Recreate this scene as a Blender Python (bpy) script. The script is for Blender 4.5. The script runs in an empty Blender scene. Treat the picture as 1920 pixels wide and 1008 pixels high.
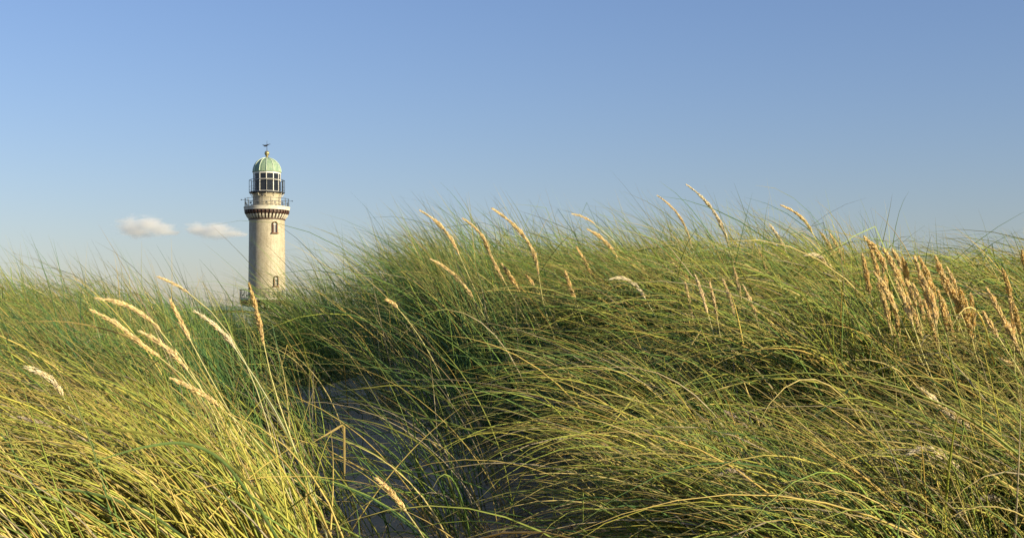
import bpy, math, random
import numpy as np
from mathutils import Vector, Matrix

R = math.radians
random.seed(7)
rng = np.random.default_rng(11)
scene = bpy.context.scene
C = scene.collection

# ------------------------------------------------------------------ camera, sky, sun, exposure
F_PX, CX, HORIZON = 2667.0, 960.0, 640.0          # focal length in photo pixels, centre column, row of the eye level
cam_d = bpy.data.cameras.new('camera')
cam = bpy.data.objects.new('camera', cam_d); C.objects.link(cam)
cam_d.sensor_width = 36.0; cam_d.lens = F_PX / 1920 * 36
cam_d.shift_y = (HORIZON - 504) / 1920
cam_d.clip_start = 0.05; cam_d.clip_end = 20000
cam.location = (0, 0, 0); cam.rotation_euler = (R(90), 0, 0)
scene.camera = cam

SUN_AZ, SUN_EL = R(119), R(17)                    # clockwise from +Y; height
world = bpy.data.worlds.new('World'); scene.world = world; world.use_nodes = True
wn = world.node_tree; bg = wn.nodes['Background']
sky = wn.nodes.new('ShaderNodeTexSky'); sky.sky_type = 'NISHITA'; sky.sun_disc = False
sky.sun_elevation = SUN_EL; sky.sun_rotation = SUN_AZ
sky.air_density = 1.3; sky.dust_density = 0.5; sky.ozone_density = 3.5; sky.altitude = 0
wb = wn.nodes.new('ShaderNodeMix'); wb.data_type = 'RGBA'; wb.blend_type = 'MULTIPLY'; wb.inputs[0].default_value = 1   # white balance
wb.inputs[7].default_value = (0.945, 0.915, 1.17, 1)
wn.links.new(sky.outputs[0], wb.inputs[6]); wn.links.new(wb.outputs[2], bg.inputs[0]); bg.inputs[1].default_value = 0.076

sun_d = bpy.data.lights.new('sun', 'SUN'); sun_d.energy = 5.0; sun_d.angle = R(0.5); sun_d.color = (1, 0.85, 0.54)
sun = bpy.data.objects.new('sun', sun_d); C.objects.link(sun)
to_sun = Vector((math.sin(SUN_AZ) * math.cos(SUN_EL), math.cos(SUN_AZ) * math.cos(SUN_EL), math.sin(SUN_EL)))
sun.rotation_euler = to_sun.to_track_quat('Z', 'Y').to_euler()

vs = scene.view_settings
vs.view_transform = 'Standard'; vs.look = 'None'; vs.gamma = 1; vs.use_curve_mapping = False; vs.exposure = 0.75
scene.cycles.max_bounces = 10; scene.cycles.transparent_max_bounces = 8
scene.cycles.volume_step_rate = 1.0; scene.cycles.volume_bounces = 10


# ------------------------------------------------------------------ helpers
def at(px, py, d):
    return np.array([(px - CX) / F_PX * d, d, (HORIZON - py) / F_PX * d])

def tag(o, label=None, cat=None, group=None, kind=None):
    if label: o['label'] = label
    if cat: o['category'] = cat
    if group: o['group'] = group
    if kind: o['kind'] = kind
    return o

def mesh_from(name, verts, faces, smooth=False):
    me = bpy.data.meshes.new(name); me.from_pydata([tuple(v) for v in verts], [], faces); me.update()
    if smooth: me.polygons.foreach_set('use_smooth', [True] * len(me.polygons))
    return me

def link(name, me, mat, parent=None, loc=None, rotz=None):
    o = bpy.data.objects.new(name, me); C.objects.link(o)
    if mat and not me.materials: me.materials.append(mat)
    if parent: o.parent = parent
    if loc is not None: o.location = loc
    if rotz is not None: o.rotation_euler = (0, 0, rotz)
    return o

def empty(name, loc=(0, 0, 0), rotz=0):
    o = bpy.data.objects.new(name, None); C.objects.link(o); o.location = loc; o.rotation_euler = (0, 0, rotz)
    o.empty_display_size = 0.1
    return o

def fast_mesh(name, V, quads, colors=None, smooth=True):
    """numpy quads -> mesh"""
    me = bpy.data.meshes.new(name)
    nv, nf = len(V), len(quads)
    me.vertices.add(nv); me.vertices.foreach_set('co', np.ascontiguousarray(V, dtype=np.float32).ravel())
    me.loops.add(nf * 4); me.loops.foreach_set('vertex_index', np.ascontiguousarray(quads, dtype=np.int32).ravel())
    me.polygons.add(nf)
    me.polygons.foreach_set('loop_start', np.arange(0, nf * 4, 4, dtype=np.int32))
    me.polygons.foreach_set('loop_total', np.full(nf, 4, dtype=np.int32))
    if smooth: me.polygons.foreach_set('use_smooth', np.ones(nf, dtype=bool))
    if colors is not None:
        a = me.attributes.new('tint', 'FLOAT_COLOR', 'POINT')
        a.data.foreach_set('color', np.ascontiguousarray(colors, dtype=np.float32).ravel())
    me.update(calc_edges=True); me.validate()
    return me

def lathe(profile, seg=48, closed=False):
    """profile [(r,z)] -> verts, faces"""
    v, f = [], []
    for r, z in profile:
        for k in range(seg):
            a = 2 * math.pi * k / seg
            v.append((r * math.cos(a), r * math.sin(a), z))
    n = len(profile)
    for i in range(n - 1 + (1 if closed else 0)):
        j = (i + 1) % n
        for k in range(seg):
            l = (k + 1) % seg
            f.append((i * seg + k, i * seg + l, j * seg + l, j * seg + k))
    return v, f

def lathe_obj(name, profile, mat, parent, seg=48, smooth=True, closed=False):
    v, f = lathe(profile, seg, closed)
    me = mesh_from(name, v, f)
    if smooth:
        me.polygons.foreach_set('use_smooth', [True] * len(me.polygons))
        me.set_sharp_from_angle(angle=R(35))
    return link(name, me, mat, parent)

def box(x0, x1, y0, y1, z0, z1):
    v = [(x0, y0, z0), (x1, y0, z0), (x1, y1, z0), (x0, y1, z0), (x0, y0, z1), (x1, y0, z1), (x1, y1, z1), (x0, y1, z1)]
    f = [(0, 3, 2, 1), (4, 5, 6, 7), (0, 1, 5, 4), (1, 2, 6, 5), (2, 3, 7, 6), (3, 0, 4, 7)]
    return v, f

def box_mesh(name, *a):
    return mesh_from(name, *box(*a))

def join(parts):
    V, F = [], []
    for v, f in parts:
        o = len(V); V += list(v); F += [tuple(i + o for i in q) for q in f]
    return V, F

def tube(path, radii, sides=5, cap=True):
    path = np.asarray(path, float); n = len(path)
    radii = np.broadcast_to(np.asarray(radii, float), (n,))
    T = np.gradient(path, axis=0); T /= np.linalg.norm(T, axis=1)[:, None] + 1e-12
    ref = np.array([0.13, 0.97, 0.21])
    A = np.cross(T, ref); A /= np.linalg.norm(A, axis=1)[:, None]
    B = np.cross(T, A)
    v, f = [], []
    for i in range(n):
        for k in range(sides):
            a = 2 * math.pi * k / sides
            v.append(tuple(path[i] + radii[i] * (math.cos(a) * A[i] + math.sin(a) * B[i])))
    for i in range(n - 1):
        for k in range(sides):
            l = (k + 1) % sides
            f.append((i * sides + k, i * sides + l, (i + 1) * sides + l, (i + 1) * sides + k))
    if cap:
        f.append(tuple(range(sides))[::-1]); f.append(tuple((n - 1) * sides + k for k in range(sides)))
    return v, f


# ------------------------------------------------------------------ materials
class NT:
    def __init__(s, name):
        s.m = bpy.data.materials.new(name); s.m.use_nodes = True; s.t = s.m.node_tree; s.t.nodes.clear()
        s.out = s.n('ShaderNodeOutputMaterial')
    def n(s, k, **kw):
        x = s.t.nodes.new(k)
        for a, b in kw.items(): setattr(x, a, b)
        return x
    def l(s, a, b): s.t.links.new(a, b)
    def noise(s, scale, detail=4, vec=None, rough=0.55):
        x = s.n('ShaderNodeTexNoise'); x.inputs['Scale'].default_value = scale
        x.inputs['Detail'].default_value = detail; x.inputs['Roughness'].default_value = rough
        if vec is not None: s.l(vec, x.inputs['Vector'])
        return x.outputs['Fac']
    def ramp(s, fac, stops):
        x = s.n('ShaderNodeValToRGB'); s.l(fac, x.inputs[0]); e = x.color_ramp.elements
        while len(e) < len(stops): e.new(0.5)
        for i, (p, c) in enumerate(stops): e[i].position = p; e[i].color = (*c, 1)
        return x.outputs[0]
    def mix(s, fac, a, b, mode='MIX'):
        x = s.n('ShaderNodeMix', data_type='RGBA', blend_type=mode)
        for sock, val in ((x.inputs[0], fac), (x.inputs[6], a), (x.inputs[7], b)):
            if hasattr(val, 'node'): s.l(val, sock)
            elif isinstance(val, (int, float)): sock.default_value = val
            else: sock.default_value = (*val, 1)
        return x.outputs[2]
    def math(s, op, a, b=None, c=None, clamp=False):
        x = s.n('ShaderNodeMath', operation=op, use_clamp=clamp)
        for i, val in enumerate((a, b, c)):
            if val is None: continue
            if hasattr(val, 'node'): s.l(val, x.inputs[i])
            else: x.inputs[i].default_value = val
        return x.outputs[0]
    def principled(s, color, rough=0.8, spec=0.3, metal=0.0, bump=None, bstr=0.3, bdist=0.02):
        p = s.n('ShaderNodeBsdfPrincipled')
        if hasattr(color, 'node'): s.l(color, p.inputs['Base Color'])
        else: p.inputs['Base Color'].default_value = (*color, 1)
        if hasattr(rough, 'node'): s.l(rough, p.inputs['Roughness'])
        else: p.inputs['Roughness'].default_value = rough
        p.inputs['Specular IOR Level'].default_value = spec; p.inputs['Metallic'].default_value = metal
        if bump is not None:
            b = s.n('ShaderNodeBump'); b.inputs['Strength'].default_value = bstr; b.inputs['Distance'].default_value = bdist
            s.l(bump, b.inputs['Height']); s.l(b.outputs[0], p.inputs['Normal'])
        return p
    def finish(s, shader):
        s.l(shader.outputs[0], s.out.inputs[0]); return s.m

def simple_mat(name, c, rough=0.7, spec=0.3, metal=0.0, var=0.25, scale=3.0):
    t = NT(name); co = t.n('ShaderNodeTexCoord').outputs['Object']
    f = t.noise(scale, 5, co)
    col = t.ramp(f, [(0.3, tuple(x * (1 - var) for x in c)), (0.7, tuple(min(1, x * (1 + var)) for x in c))])
    return t.finish(t.principled(col, rough, spec, metal, bump=f, bstr=0.15))

def leaf_mat(name, transl=0.27, rough=0.48):
    t = NT(name); a = t.n('ShaderNodeAttribute'); a.attribute_name = 'tint'
    co = t.n('ShaderNodeTexCoord').outputs['Object']
    f = t.noise(60, 3, co)
    v = t.ramp(f, [(0.3, (0.80, 0.80, 0.80)), (0.7, (1.15, 1.12, 1.05))])
    col = t.mix(1.0, a.outputs['Color'], v, 'MULTIPLY')
    p = t.principled(col, rough, 0.22)
    tr = t.n('ShaderNodeBsdfTranslucent'); t.l(t.mix(1.0, col, (1.25, 1.2, 0.7) if transl < .3 and rough < .5 else (1, .95, .8), 'MULTIPLY'), tr.inputs[0])
    mx = t.n('ShaderNodeMixShader'); mx.inputs[0].default_value = transl
    t.l(p.outputs[0], mx.inputs[1]); t.l(tr.outputs[0], mx.inputs[2])
    return t.finish(mx)

M_LEAF = leaf_mat('grass_leaf')
M_STRAW = leaf_mat('ripe_straw', 0.28, 0.6)

def sand_mat():
    t = NT('sand'); co = t.n('ShaderNodeTexCoord').outputs['Object']
    big = t.noise(1.2, 4, co); mid = t.noise(9, 5, co); fine = t.noise(400, 2, co)
    col = t.ramp(mid, [(0.3, (0.48, 0.36, 0.20)), (0.7, (0.62, 0.47, 0.27))])
    col = t.mix(0.4, col, t.ramp(fine, [(0.35, (0.17, 0.13, 0.09)), (0.65, (0.60, 0.48, 0.33))]))
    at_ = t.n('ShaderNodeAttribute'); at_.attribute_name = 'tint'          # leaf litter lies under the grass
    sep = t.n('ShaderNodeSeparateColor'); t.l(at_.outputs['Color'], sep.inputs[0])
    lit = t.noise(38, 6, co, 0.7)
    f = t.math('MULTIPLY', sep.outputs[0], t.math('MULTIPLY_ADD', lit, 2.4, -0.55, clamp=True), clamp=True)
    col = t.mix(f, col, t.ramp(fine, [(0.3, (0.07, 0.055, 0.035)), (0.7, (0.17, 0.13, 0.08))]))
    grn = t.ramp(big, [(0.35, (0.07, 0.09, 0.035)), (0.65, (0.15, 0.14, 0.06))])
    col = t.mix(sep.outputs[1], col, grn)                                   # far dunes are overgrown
    wv = t.n('ShaderNodeTexWave', bands_direction='X'); t.l(co, wv.inputs['Vector'])
    wv.inputs['Scale'].default_value = 5.5; wv.inputs['Distortion'].default_value = 5; wv.inputs['Detail'].default_value = 3
    h = t.math('ADD', t.math('MULTIPLY', wv.outputs['Fac'], 0.10), t.math('ADD', t.math('MULTIPLY', mid, 1.0), t.math('MULTIPLY', fine, 0.12)))
    return t.finish(t.principled(col, 0.95, 0.1, bump=h, bstr=0.8, bdist=0.02))
M_SAND = sand_mat()

def brick_mat(name, base, var, mortar, scale=1.0, stain=0.5):
    """glazed brick courses wrapped round a tower, with weather streaks"""
    t = NT(name); tc = t.n('ShaderNodeTexCoord'); co = tc.outputs['Object']
    sp = t.n('ShaderNodeSeparateXYZ'); t.l(co, sp.inputs[0])
    ang = t.math('MULTIPLY', t.math('ARCTAN2', sp.outputs[1], sp.outputs[0]), 2.7)
    cb = t.n('ShaderNodeCombineXYZ'); t.l(ang, cb.inputs[0]); t.l(sp.outputs[2], cb.inputs[1])
    br = t.n('ShaderNodeTexBrick'); t.l(cb.outputs[0], br.inputs['Vector'])
    br.inputs['Color1'].default_value = (*base, 1); br.inputs['Color2'].default_value = (*var, 1)
    br.inputs['Mortar'].default_value = (*mortar, 1)
    br.inputs['Scale'].default_value = scale; br.inputs['Mortar Size'].default_value = 0.012
    br.inputs['Brick Width'].default_value = 0.27; br.inputs['Row Height'].default_value = 0.085
    mp = t.n('ShaderNodeMapping'); mp.inputs['Scale'].default_value = (2.2, 0.32, 1); t.l(cb.outputs[0], mp.inputs[0])
    streak = t.noise(1.5, 6, mp.outputs[0], 0.65); blot = t.noise(1.3, 6, co, 0.7)
    g = t.ramp(streak, [(0.36, (0.70, 0.66, 0.60)), (0.62, (1.05, 1.04, 1.0))])
    g2 = t.ramp(blot, [(0.36, (0.78, 0.76, 0.72)), (0.6, (1.0, 1.0, 1.0))])
    col = t.mix(stain, br.outputs['Color'], t.mix(1.0, br.outputs['Color'], g, 'MULTIPLY'))
    col = t.mix(0.55, col, t.mix(1.0, col, g2, 'MULTIPLY'))
    spk = t.ramp(t.noise(7, 4, co, 0.75), [(0.38, (0.62, 0.60, 0.56)), (0.52, (1.04, 1.04, 1.02))])
    col = t.mix(0.45, col, t.mix(1.0, col, spk, 'MULTIPLY'))
    return t.finish(t.principled(col, 0.55, 0.35, bump=br.outputs['Fac'], bstr=-0.4, bdist=0.01))

M_BRICK = brick_mat('pale_glazed_brick', (0.60, 0.55, 0.42), (0.48, 0.44, 0.34), (0.30, 0.27, 0.22), stain=0.6)
M_REDBRICK = brick_mat('dark_red_brick', (0.10, 0.035, 0.025), (0.06, 0.028, 0.022), (0.10, 0.08, 0.07))
M_TERRA = simple_mat('red_brick_trim', (0.20, 0.11, 0.07), 0.8, var=0.35, scale=6)
M_WHITE = simple_mat('white_paint', (0.78, 0.77, 0.72), 0.5, 0.4, var=0.08)
M_IRON = simple_mat('black_iron', (0.022, 0.026, 0.036), 0.45, 0.5, var=0.3, scale=8)
M_RAILGREY = simple_mat('weathered_rail', (0.035, 0.045, 0.055), 0.5, 0.5, var=0.3, scale=8)
M_STONE = simple_mat('pale_cornice_stone', (0.60, 0.56, 0.47), 0.7, 0.3, var=0.15, scale=2)
M_GOLD = simple_mat('tarnished_gilt', (0.30, 0.26, 0.13), 0.4, 0.5, 0.4, var=0.4, scale=3)
M_GREYBOX = simple_mat('grey_steel', (0.45, 0.46, 0.47), 0.5, 0.4)
def copper_mat():
    t = NT('copper_patina'); co = t.n('ShaderNodeTexCoord').outputs['Object']
    mp = t.n('ShaderNodeMapping'); mp.inputs['Scale'].default_value = (3, 3, 0.9); t.l(co, mp.inputs[0])
    f = t.noise(1.4, 6, mp.outputs[0], 0.7)
    col = t.ramp(f, [(0.3, (0.11, 0.22, 0.16)), (0.5, (0.23, 0.33, 0.23)), (0.72, (0.39, 0.44, 0.29))])
    return t.finish(t.principled(col, 0.6, 0.35, bump=f, bstr=0.2))
M_COPPER = copper_mat()
M_COPPER_EDGE = simple_mat('pale_copper_seam', (0.52, 0.62, 0.50), 0.55, var=0.2, scale=4)
def glass_mat(name, tint=(0.015, 0.018, 0.024), a=0.80):
    t = NT(name)
    g = t.principled(tint, 0.06, 0.5)
    tr = t.n('ShaderNodeBsdfTransparent'); tr.inputs[0].default_value = (0.75, 0.8, 0.85, 1)
    m = t.n('ShaderNodeMixShader'); m.inputs[0].default_value = a
    t.l(tr.outputs[0], m.inputs[1]); t.l(g.outputs[0], m.inputs[2])
    return t.finish(m)
M_GLASS = glass_mat('lantern_glass', a=0.80)
M_PANE = glass_mat('window_glass', (0.05, 0.055, 0.06), 0.9)
M_LENS = simple_mat('lens_glass', (0.55, 0.60, 0.56), 0.15, 0.8, var=0.2, scale=10)
M_ROOF = simple_mat('grey_blue_roof_edge', (0.13, 0.18, 0.20), 0.6, var=0.2, scale=1)
M_PLASTER = simple_mat('grey_plaster', (0.16, 0.20, 0.21), 0.8, var=0.15, scale=1)

# ------------------------------------------------------------------ terrain
_ys = np.arange(-40, 120, 0.05)
_zb = np.interp(_ys, [-40, -20, 0, 1, 2, 3, 4, 6, 8, 10, 14, 25, 60, 120],
                [-2.6, -2.0, -1.15, -.82, -.57, -.43, -.35, -.28, -.26, -.42, -1.1, -2.4, -4.4, -4.5])
_k = np.hanning(21); _k /= _k.sum()
_zb = np.concatenate([_zb[:10], np.convolve(_zb, _k, 'same')[10:-10], _zb[-10:]])

def G(x, y, cx, cy, sx, sy, h):
    return h * np.exp(-((x - cx) / sx) ** 2 - ((y - cy) / sy) ** 2)

HOLLOW = [(-1.2, 8.0), (-1.02, 7.0), (-0.78, 6.0), (-0.58, 5.0), (-0.40, 4.0), (-0.26, 3.0), (-0.16, 2.2)]
HOLLOW_R = [0.12, 0.24, 0.31, 0.32, 0.27, 0.17, 0.08]

def hollow(x, y):
    """0 inside the bare sand hollow .. 1 outside"""
    best = np.full(np.shape(x), 9.0)
    for i in range(len(HOLLOW) - 1):
        (ax, ay), (bx, by) = HOLLOW[i], HOLLOW[i + 1]
        t = np.clip(((x - ax) * (bx - ax) + (y - ay) * (by - ay)) / ((bx - ax) ** 2 + (by - ay) ** 2), 0, 1)
        d = np.hypot(x - ax - t * (bx - ax), y - ay - t * (by - ay))
        r = HOLLOW_R[i] * (1 - t) + HOLLOW_R[i + 1] * t
        best = np.minimum(best, d / r)
    return best

def ground(x, y):
    x = np.asarray(x, float); y = np.asarray(y, float)
    z = np.interp(y, _ys, _zb)
    z = z + G(x, y, -0.1, 6.2, 0.85, 1.2, .24) + G(x, y, 1.6, 4.9, 1.2, 1.3, .31) + G(x, y, -2.0, 5.6, 1.0, 1.3, .12)
    z = z + G(x, y, 1.25, 3.5, 0.75, 0.7, .13) + G(x, y, 3.4, 4.2, 1.3, 1.8, .22) + G(x, y, -0.9, 2.6, 0.5, 0.6, .04)
    h = hollow(x, y)
    z = z - 0.05 * np.exp(-h ** 2)
    near = np.exp(-((y - 4) / 14) ** 2 - (x / 10) ** 2)
    z = z + near * (0.018 * np.sin(3.1 * x + 1.3 * y) * np.sin(2.3 * y - 1.1 * x) + 0.008 * np.sin(9 * x + 2) * np.sin(8 * y + 3 * x))
    far = 1 - np.exp(-(((y - 4) / 30) ** 2 + (x / 40) ** 2))
    z = z + far * (0.5 * np.sin(x * 0.021 + 0.6) * np.sin(y * 0.027) + 0.3 * np.sin(x * 0.09 + y * .05))
    return z

def axis(a, b, step, far, growth=1.16):
    core = list(np.arange(a, b + 1e-6, step)); s = step; up = []; x = b
    while x < far: s *= growth; x += s; up.append(x)
    s = step; dn = []; x = a
    while x > -far: s *= growth; x -= s; dn.append(x)
    return np.array(dn[::-1] + core + up)

gx, gy = axis(-3.2, 3.4, 0.04, 6000), axis(1.0, 9.5, 0.04, 6000)
X, Y = np.meshgrid(gx, gy, indexing='ij')
Z = ground(X, Y)
V = np.stack([X, Y, Z], -1).reshape(-1, 3)
ny = len(gy); ii, jj = np.meshgrid(np.arange(len(gx) - 1), np.arange(ny - 1), indexing='ij')
b0 = (ii * ny + jj).ravel()
Q = np.stack([b0, b0 + ny, b0 + ny + 1, b0 + 1], -1)
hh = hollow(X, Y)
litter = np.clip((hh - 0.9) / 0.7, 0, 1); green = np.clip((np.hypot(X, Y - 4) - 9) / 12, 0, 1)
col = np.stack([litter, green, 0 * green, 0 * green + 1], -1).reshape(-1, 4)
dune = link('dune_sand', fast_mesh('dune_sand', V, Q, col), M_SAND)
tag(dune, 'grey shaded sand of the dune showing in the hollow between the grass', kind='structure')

# ------------------------------------------------------------------ grass leaves
def blade_centres(root, az, th0, bend, L, n, pw, twist, kink=None):
    s = (np.arange(n) + 0.5) / n
    th = th0[:, None] + bend[:, None] * s[None] ** pw[:, None]
    if kink is not None: th = th + kink[1][:, None] * (s[None] > kink[0][:, None])
    a = az[:, None] + twist[:, None] * s[None]
    d = np.stack([np.sin(th) * np.cos(a), np.sin(th) * np.sin(a), np.cos(th)], -1)
    P = np.concatenate([np.zeros((len(root), 1, 3)), np.cumsum(d, 1)], 1) * (L[:, None, None] / n)
    return P

GREENS = np.array([[.085, .19, .075], [.13, .25, .080], [.23, .35, .085], [.38, .45, .095], [.55, .53, .12]])
STRAWS = np.array([[.66, .54, .18], [.56, .42, .13], [.70, .60, .26], [.44, .39, .28]])

def blade_colors(N, n, dry, warm, tw=0):
    k = np.clip(rng.normal(warm * 4, .9, N) + tw, 0, 3.999); i = k.astype(int); f = (k - i)[:, None]
    c = GREENS[i] * (1 - f) + GREENS[np.minimum(i + 1, 4)] * f
    isdry = rng.random(N) < dry
    c[isdry] = STRAWS[rng.integers(0, 4, isdry.sum())]
    c = c * rng.uniform(.65, 1.2, (N, 1))
    s = np.linspace(0, 1, n + 1)[None, :, None]
    base = np.array([.30, .21, .10]); tip = np.array([.40, .32, .13])
    wb = np.clip(1 - s / .16, 0, 1) * .8
    wt = np.clip((s - rng.uniform(.55, 1.05, (N, 1, 1))) / .25, 0, 1) * .85
    out = c[:, None, :] * (1 - wb) + base * wb
    out = out * (1 - wt) + tip * wt
    return np.concatenate([out, np.ones((N, n + 1, 1))], -1)

def build_blades(P, width, round_, colr):
    """P (N,n+1,3) centre lines -> verts, quads, colours ; round_ = three sided rolled leaf else flat ribbon"""
    N, m, _ = P.shape
    T = np.gradient(P, axis=1); T /= np.linalg.norm(T, axis=2)[..., None] + 1e-9
    hv = P[:, -1] - P[:, 0]; az = np.arctan2(hv[:, 1], hv[:, 0])
    A = np.stack([-np.sin(az), np.cos(az), 0 * az], -1)[:, None, :] * np.ones((1, m, 1))
    A = A - (A * T).sum(-1)[..., None] * T; A /= np.linalg.norm(A, axis=2)[..., None] + 1e-9
    B = np.cross(T, A)
    s = np.linspace(0, 1, m)[None]
    w = width[:, None] * np.minimum(0.65 + 1.6 * s, 1.0) * np.clip((1 - s) / .62, 0, 1) ** .8
    w = np.maximum(w, 0.00025)
    roll = (rng.uniform(0, 2 * np.pi, N)[:, None] + rng.normal(0, .7, N)[:, None] * s)
    k = 3 if round_ else 2
    rings = []
    for q in range(k):
        a = roll + q * 2 * np.pi / k
        rings.append(P + (w / 2)[..., None] * (np.cos(a)[..., None] * A + np.sin(a)[..., None] * B))
    Vv = np.stack(rings, 2)                                  # N,m,k,3
    col = np.repeat(colr[:, :, None, :], k, 2)
    idx = np.arange(N * m * k).reshape(N, m, k)
    qs = []
    for q in range(k if round_ else 1):
        r = (q + 1) % k
        qs.append(np.stack([idx[:, :-1, q], idx[:, :-1, r], idx[:, 1:, r], idx[:, 1:, q]], -1).reshape(-1, 4))
    return Vv.reshape(-1, 3), np.concatenate(qs), col.reshape(-1, 4)

# how high the top of the sward stands, column by column of the view (angle to the right of straight ahead)
TOP_U = (np.array([-600, -200, 0, 120, 250, 380, 435, 490, 522, 556, 610, 690, 800, 900, 1000, 1100, 1200, 1300, 1400, 1500, 1600, 1700, 1800, 1920, 2400]) - CX) / F_PX
TOP_V = (HORIZON - np.array([485, 490, 493, 498, 508, 534, 562, 594, 566, 496, 452, 424, 420, 424, 434, 444, 438, 420, 415, 415, 438, 462, 475, 475, 470])) / F_PX
def top_slope(x, y):
    u = (x - 0.16) / np.maximum(y, .5)
    body = np.interp(u, TOP_U, TOP_V)
    lf = np.interp(u, [-.5, -.17, -.13, .0, .2, .4], [665, 655, 690, 810, 710, 670])
    low = (HORIZON - lf) / F_PX
    k = np.clip((y - np.interp(u, [0, .2], [2.2, 2.25])) / np.interp(u, [-.3, -.15, 0, .3], [2.0, 2.4, 2.2, 1.6]), 0, 1)
    k = k * k * (3 - 2 * k)
    return low * (1 - k) + body * k

def tussocks(N, xr, yr, keep):
    out = []
    while len(out) < N:
        x = rng.uniform(*xr); y = rng.uniform(*yr)
        if keep(x, y) and rng.random() < keep(x, y): out.append((x, y))
    return np.array(out)

def sward(centres, nb, spread, dry, warm, n, wmm, round_, Lr=(.55, .95), az_mean=math.pi, az_sd=.42, cap=True, upright=.6, free=.05, clear=.86, wildf=.07, kinkf=.025):
    cnt = np.maximum(6, rng.normal(nb, nb * .35, len(centres)).astype(int))
    ti = np.repeat(np.arange(len(centres)), cnt); N = len(ti)
    r = rng.exponential(1, N) * spread; ph = rng.uniform(0, 2 * np.pi, N)
    ox, oy = r * np.cos(ph), r * np.sin(ph)
    x = centres[ti, 0] + ox; y = centres[ti, 1] + oy
    tl = rng.normal(0, .28, len(centres))[ti]; tb = rng.normal(0, R(9), len(centres))[ti]; tL = rng.normal(1, .13, len(centres))[ti]; tc = rng.uniform(.76, 1.10, len(centres))[ti]
    az = az_mean + tl + rng.normal(0, az_sd, N)
    az = az - np.clip(oy / (spread + 1e-3), -2, 2) * .16
    A = rng.random(N) < upright
    th0 = np.where(A, rng.normal(R(16), R(9), N), rng.normal(R(30), R(12), N)) + tb - np.clip(ox / (spread + 1e-3), -2, 2) * R(5)
    bend = np.where(A, rng.normal(R(34), R(16), N), rng.normal(R(72), R(22), N))
    th0 = np.clip(th0, R(-12), R(65)); bend = np.clip(bend, R(4), R(120))
    wild = rng.random(N) < wildf; az = np.where(wild, az + rng.normal(0, 1.3, N), az)
    L = rng.uniform(*Lr, N) * tL
    kink = (rng.uniform(.35, .85, N), np.where(rng.random(N) < kinkf, rng.uniform(R(40), R(110), N), 0)); pw = rng.uniform(1.0, 1.9, N); tw = rng.normal(0, .25, N)
    z = ground(x, y) - 0.01
    root = np.stack([x, y, z], -1)
    lim = top_slope(x, y) * y - z
    lim = lim * np.where(rng.random(N) < free, rng.uniform(1.0, 1.33, N), rng.uniform(.78, 1.02, N) * tc)
    lim = np.maximum(lim, .10)
    P = blade_centres(root, az, th0, bend, L, n, pw, tw, kink)
    if cap:
        for it in range(5):
            over = P[..., 2].max(1) > lim
            if not over.any(): break
            th0 = np.where(over, th0 + R(1.5), th0); bend = np.where(over, bend * 1.02 + R(1), bend); L = np.where(over, L * .88, L)
            P = blade_centres(root, az, th0, bend, L, n, pw, tw, kink)
        mx = P[..., 2].max(1); P *= np.where(mx > lim, lim / mx, 1)[:, None, None]
    P = P + root[:, None, :]
    g = ground(P[..., 0], P[..., 1]) + 0.004
    P[:, 2:, 2] = np.maximum(P[:, 2:, 2], g[:, 2:])
    if clear:
        hv_ = hollow(P[:, 3:, 0], P[:, 3:, 1]).min(1)
        ok = (hv_ > .68) | (rng.random(N) > clear)
        P = P[ok]; ti = ti[ok]; N = len(P)
    w = rng.uniform(.6, 1.35, N) * wmm / 1000 * 1.15
    return build_blades(P, w, round_, blade_colors(N, n, dry, warm, rng.normal(0, .6, len(centres))[ti]))

def sward_object(name, label, layers):
    Vs, Qs, Cs, o = [], [], [], 0
    for V_, Q_, C_ in layers:
        Vs.append(V_); Qs.append(Q_ + o); Cs.append(C_); o += len(V_)
    ob = link(name, fast_mesh(name, np.concatenate(Vs), np.concatenate(Qs), np.concatenate(Cs)), M_LEAF)
    return tag(ob, label, kind='stuff')

def u_of(x, y): return x / max(y, .3)

def dens_mask(x, y):
    h = float(hollow(np.array(x), np.array(y)))
    return float(np.clip((h - 1.0) / .5, 0, 1))

# the big clump at the lower left whose leaves stream to the left
fl = [sward(tussocks(12, (-.62, -.20), (1.95, 2.75), lambda x, y: 1.0 if x / y < -.115 else 0), 165, .055, .20, .84, 12, 3.5, True, (.65, 1.0), az_sd=.22, upright=.42, wildf=.02, kinkf=.01),
      sward(tussocks(24, (-1.5, -.5), (1.9, 3.3), lambda x, y: 1.0 if x / y < -.19 else 0), 120, .065, .42, .84, 12, 3.5, True, (.6, .98), az_sd=.26, upright=.22, wildf=.03, kinkf=.015),
      sward(tussocks(16, (-1.6, -.5), (2.6, 3.8), lambda x, y: 1.0 if x / y < -.21 else 0), 105, .08, .12, .38, 10, 3.4, True, (.55, .9), az_sd=.4, upright=.55),
      sward(tussocks(12, (-1.3, -.3), (1.9, 2.7), lambda x, y: 1.0 if x / y < -.15 else 0), 16, .10, .45, .85, 14, 4.4, True, (.8, 1.1), az_sd=.25, upright=.1, wildf=.0, kinkf=.02)]
sward_object('marram_grass', 'sunlit yellow green marram grass streaming left in the near left clump', fl)
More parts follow.
